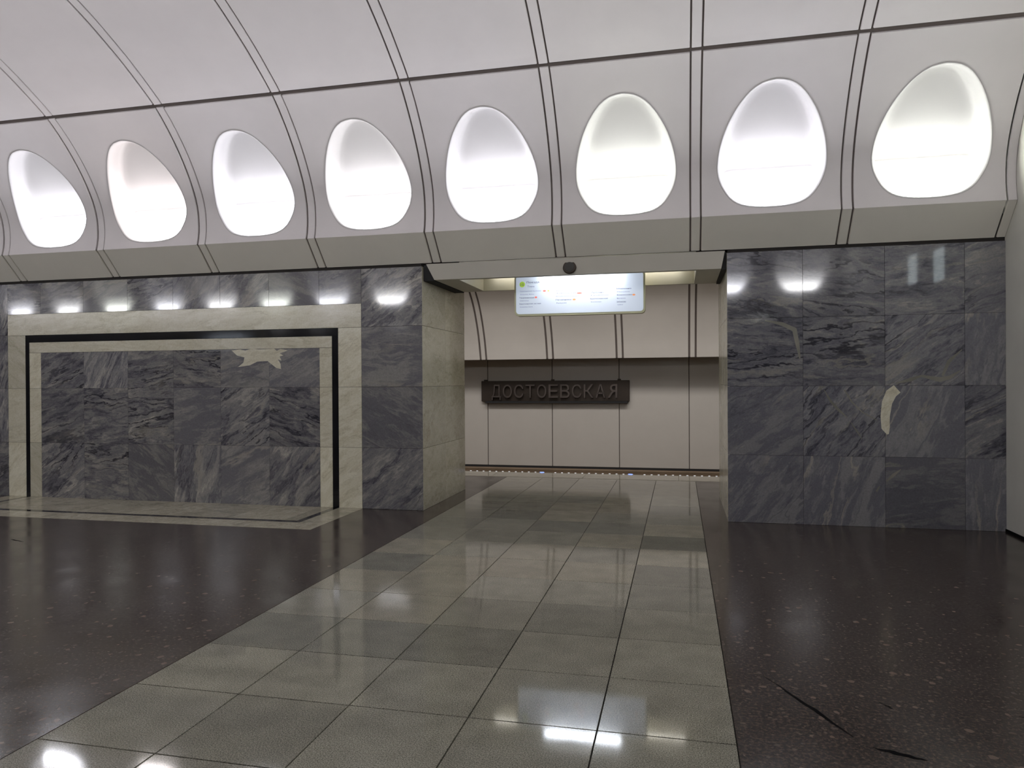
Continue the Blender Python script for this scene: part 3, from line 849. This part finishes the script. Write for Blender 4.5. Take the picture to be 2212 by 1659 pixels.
def rounded(bm, x0, x1, z0, z1, y0, y1, r, n=6):
    pts = []
    for cx, cz, a0 in ((x1 - r, z0 + r, -90), (x1 - r, z1 - r, 0), (x0 + r, z1 - r, 90), (x0 + r, z0 + r, 180)):
        for k in range(n + 1):
            a = R(a0 + 90 * k / n); pts.append((cx + r * math.cos(a), cz + r * math.sin(a)))
    A = [bm.verts.new((p[0], y0, p[1])) for p in pts]; B = [bm.verts.new((p[0], y1, p[1])) for p in pts]
    bm.faces.new(A); bm.faces.new(B[::-1]); k = len(pts)
    for i in range(k): bm.faces.new((A[i], A[(i + 1) % k], B[(i + 1) % k], B[i]))
def hanging_sign(x_off, side, label, group, texts=True):
    X = lambda x: x + x_off
    Y = lambda y: mir(y, side)
    x0, x1, z0, z1 = -2.098, -0.418, 2.415, 2.955
    t = empty('hanging_sign', (X(-1.25), Y(9.3), z0), label=label, category='sign', group=group)
    bm = bmesh.new(); rounded(bm, X(x0), X(x1), z0, z1, Y(9.255), Y(9.37), 0.05); put(mesh_obj('housing', bm, 'frame', None), t)
    bm = bmesh.new(); rounded(bm, X(x0 + .022), X(x1 - .022), z0 + .025, z1 - .02, Y(9.249), Y(9.256), 0.04); put(mesh_obj('lit_face', bm, 'sign', None), t)
    bm = bmesh.new()
    bm.free()
    for xx in (-1.9, -0.62): put(boxo('hanger', (X(xx - .015), Y(9.30), z1 - .01), (X(xx + .015), Y(9.33), 3.019), 'tube_cap', None), t)
    if not texts: return t
    yt = 9.2475
    # px positions measured on the face -> metres
    def at(px, py):
        d = fwd + (px - 1106) / FPX * r2 - (py - 829.5) / FPX * u2
        P = Vector(CAM) + d * (yt / d.y); return P.x, P.z
    def line(s, px, py, wpx, hpx, mat, name='text_line'):
        xa, za = at(px, py); xb, _ = at(px + wpx, py)
        try: place_text(text_mesh(s, 1.0, 0.0), name, xa, za, yt, xb - xa, hpx * 9.25 / FPX, mat, t)
        except Exception as e: print('TEXT', e)
    zx = 340 / 2212
    def L(s, cx, cy, cw, mat, h=3.6): line(s, 1080 + cx * zx, 570 + (cy + 12) * zx, cw * zx, h, mat)
    L('Поезда', 375, 268, 175, 'text_dark', 5); L('Trains', 385, 318, 100, 'text_grey')
    for s, cx, cy, cw, mat in (
        ('Сретенский бульвар', 280, 385, 300, 'text_grey'), ('Sretensky Bulvar', 285, 430, 200, 'text_grey'),
        ('Чкаловская', 275, 478, 205, 'text_dark'), ('Chkalovskaya', 280, 518, 125, 'text_grey'),
        ('Крестьянская застава', 275, 565, 300, 'text_dark'), ('Krestyanskaya Zastava', 280, 605, 180, 'text_grey'),
        ('Дубровка', 790, 375, 195, 'text_dark'), ('Кожуховская', 800, 415, 265, 'text_dark'), ('Kozhukhovskaya', 790, 455, 320, 'text_grey'),
        ('Печатники', 785, 505, 215, 'text_dark'), ('Pechatniki', 795, 547, 140, 'text_grey'),
        ('Волжская', 1280, 362, 160, 'text_grey'), ('Люблино', 1285, 402, 170, 'text_dark'), ('Lyublino', 1280, 442, 245, 'text_grey'),
        ('Братиславская', 1270, 492, 245, 'text_dark'), ('Bratislavskaya', 1280, 533, 145, 'text_grey'),
        ('Марьино', 1640, 350, 205, 'text_dark'), ('Maryino', 1645, 392, 180, 'text_grey'),
        ('Борисово', 1645, 438, 215, 'text_dark'), ('Borisovo', 1645, 480, 120, 'text_grey'),
        ('Зябликово', 1640, 532, 130, 'text_dark'), ('Zyablikovo', 1650, 572, 80, 'text_grey')):
        L(s, cx, cy, cw, mat, 3.4 if mat == 'text_dark' else 2.6)
    def dot(cx, cy, rpx, mat, name, sx=1.0):
        px, pz = at(1080 + cx * zx, 570 + cy * zx); r = rpx * 9.25 / FPX
        bm = bmesh.new(); vs = [bm.verts.new((px + sx * r * math.cos(a * math.pi / 10), yt, pz + r * math.sin(a * math.pi / 10))) for a in range(20)]
        bm.faces.new(vs); put(mesh_obj(name, bm, mat, None), t)
    dot(313, 290, 6.3, 'text_green', 'green_dot')
    yt = 9.2465; line('10', 1080 + 290 * zx, 570 + 314 * zx, 46 * zx, 6.0, 'text_grey'); yt = 9.2475
    for cx, cy, mat, sx in ((625, 380, 'text_red', 1.8), (505, 470, 'text_red', 1.5), (1115, 410, 'text_red', 3.0), (1042, 500, 'text_orange', 1.9), (1882, 433, 'text_orange', 1.6)):
        dot(cx, cy, 1.9, mat, 'line_dot', sx)
    dot(680, 378, 1.7, 'text_green', 'line_dot', 1.2)
    return t
canopy(0, 1, 'pale boxed canopy over the passage with a recessed lamp tray', None)
hanging_sign(0, 1, 'backlit hanging direction sign with rows of station names in the passage', None)
tube_lamp(0, 1, 'lit tube lamp in the canopy recess above the hanging sign', None)
canopy(0, -1, 'canopy over the passage on the opposite side of the hall', 'canopies out of view')
for off, side in ((-10.48, 1), (-10.48, -1)):
    canopy(off, side, 'canopy over the next passage along the hall, beyond the framed panel', 'canopies out of view')
    hanging_sign(off, side, 'backlit hanging sign in the next passage along the hall', 'signs out of view', False)
    tube_lamp(off, side, 'lit tube lamp above the sign of the next passage', 'tubes out of view')
# round grille on the front of the canopy
g = empty('ceiling_speaker', (-1.237, 8.345, 2.885), label='small round dark grille on the front of the passage canopy', category='speaker')
bm = bmesh.new()
bmesh.ops.create_cone(bm, cap_ends=True, segments=32, radius1=0.080, radius2=0.072, depth=0.02, matrix=Matrix.Translation((-1.237, 8.342, 2.885)) @ Matrix.Rotation(R(80), 4, 'X'))
put(mesh_obj('ring', bm, 'bronze', None), g)
bm = bmesh.new()
bmesh.ops.create_cone(bm, cap_ends=True, segments=32, radius1=0.066, radius2=0.055, depth=0.026, matrix=Matrix.Translation((-1.237, 8.340, 2.885)) @ Matrix.Rotation(R(80), 4, 'X'))
put(mesh_obj('grille', bm, 'grille', None), g)

# ------------------------------------------------------------------ end walls and closing walls
wr = boxo('wall_right', (XE, mir(D, -1) - 0.5, 0.0), (XE + 0.15, D + 0.02, 5.9), 'white_wall', None, kind='structure', label='plain white end wall beside the dark marble pillar')
boxo('baseboard_right', (XE - 0.012, mir(D, -1), 0.0), (XE, D - 0.001, 0.028), 'scuff', None, kind='structure')
boxo('wall_left', (XW - 0.15, -4, -0.1), (XW, 17, 5.9), 'white_wall', None, kind='structure')
boxo('wall_back', (XW, -3.9, -0.1), (XE + 1.2, -3.75, 3.3), 'white_wall', None, kind='structure')
boxo('ceiling', (XW, -3.8, 3.05), (XE + 1.2, 0.1, 3.15), 'white_wall', None, kind='structure')
boxo('wall_end', (XE + 0.25, -3.9, -0.1), (XE + 0.4, mir(D, -1), 3.3), 'white_wall', None, kind='structure')
boxo('wall_platform', (XE + 1.2, YB - 0.3, -1.3), (XE + 1.35, 17, 4.3), 'white_wall', None, kind='structure')
for y, z, l in ((5.49, 2.90, 'square lit panel on the end wall, the one nearer the viewer'), (6.55, 2.80, 'square lit panel on the end wall, the one nearer the marble pillar')):
    t = empty('wall_light', (XE, y, z), label=l, category='light', group='lit panels on the end wall')
    put(boxo('housing', (XE - 0.05, y - 0.20, z - 0.02), (XE - 0.002, y + 0.20, z + 0.42), 'tube_cap', None, 0.005), t)
    put(boxo('lit_panel', (XE - 0.058, y - 0.18, z), (XE - 0.049, y + 0.18, z + 0.40), 'wall_light', None, 0.002), t)
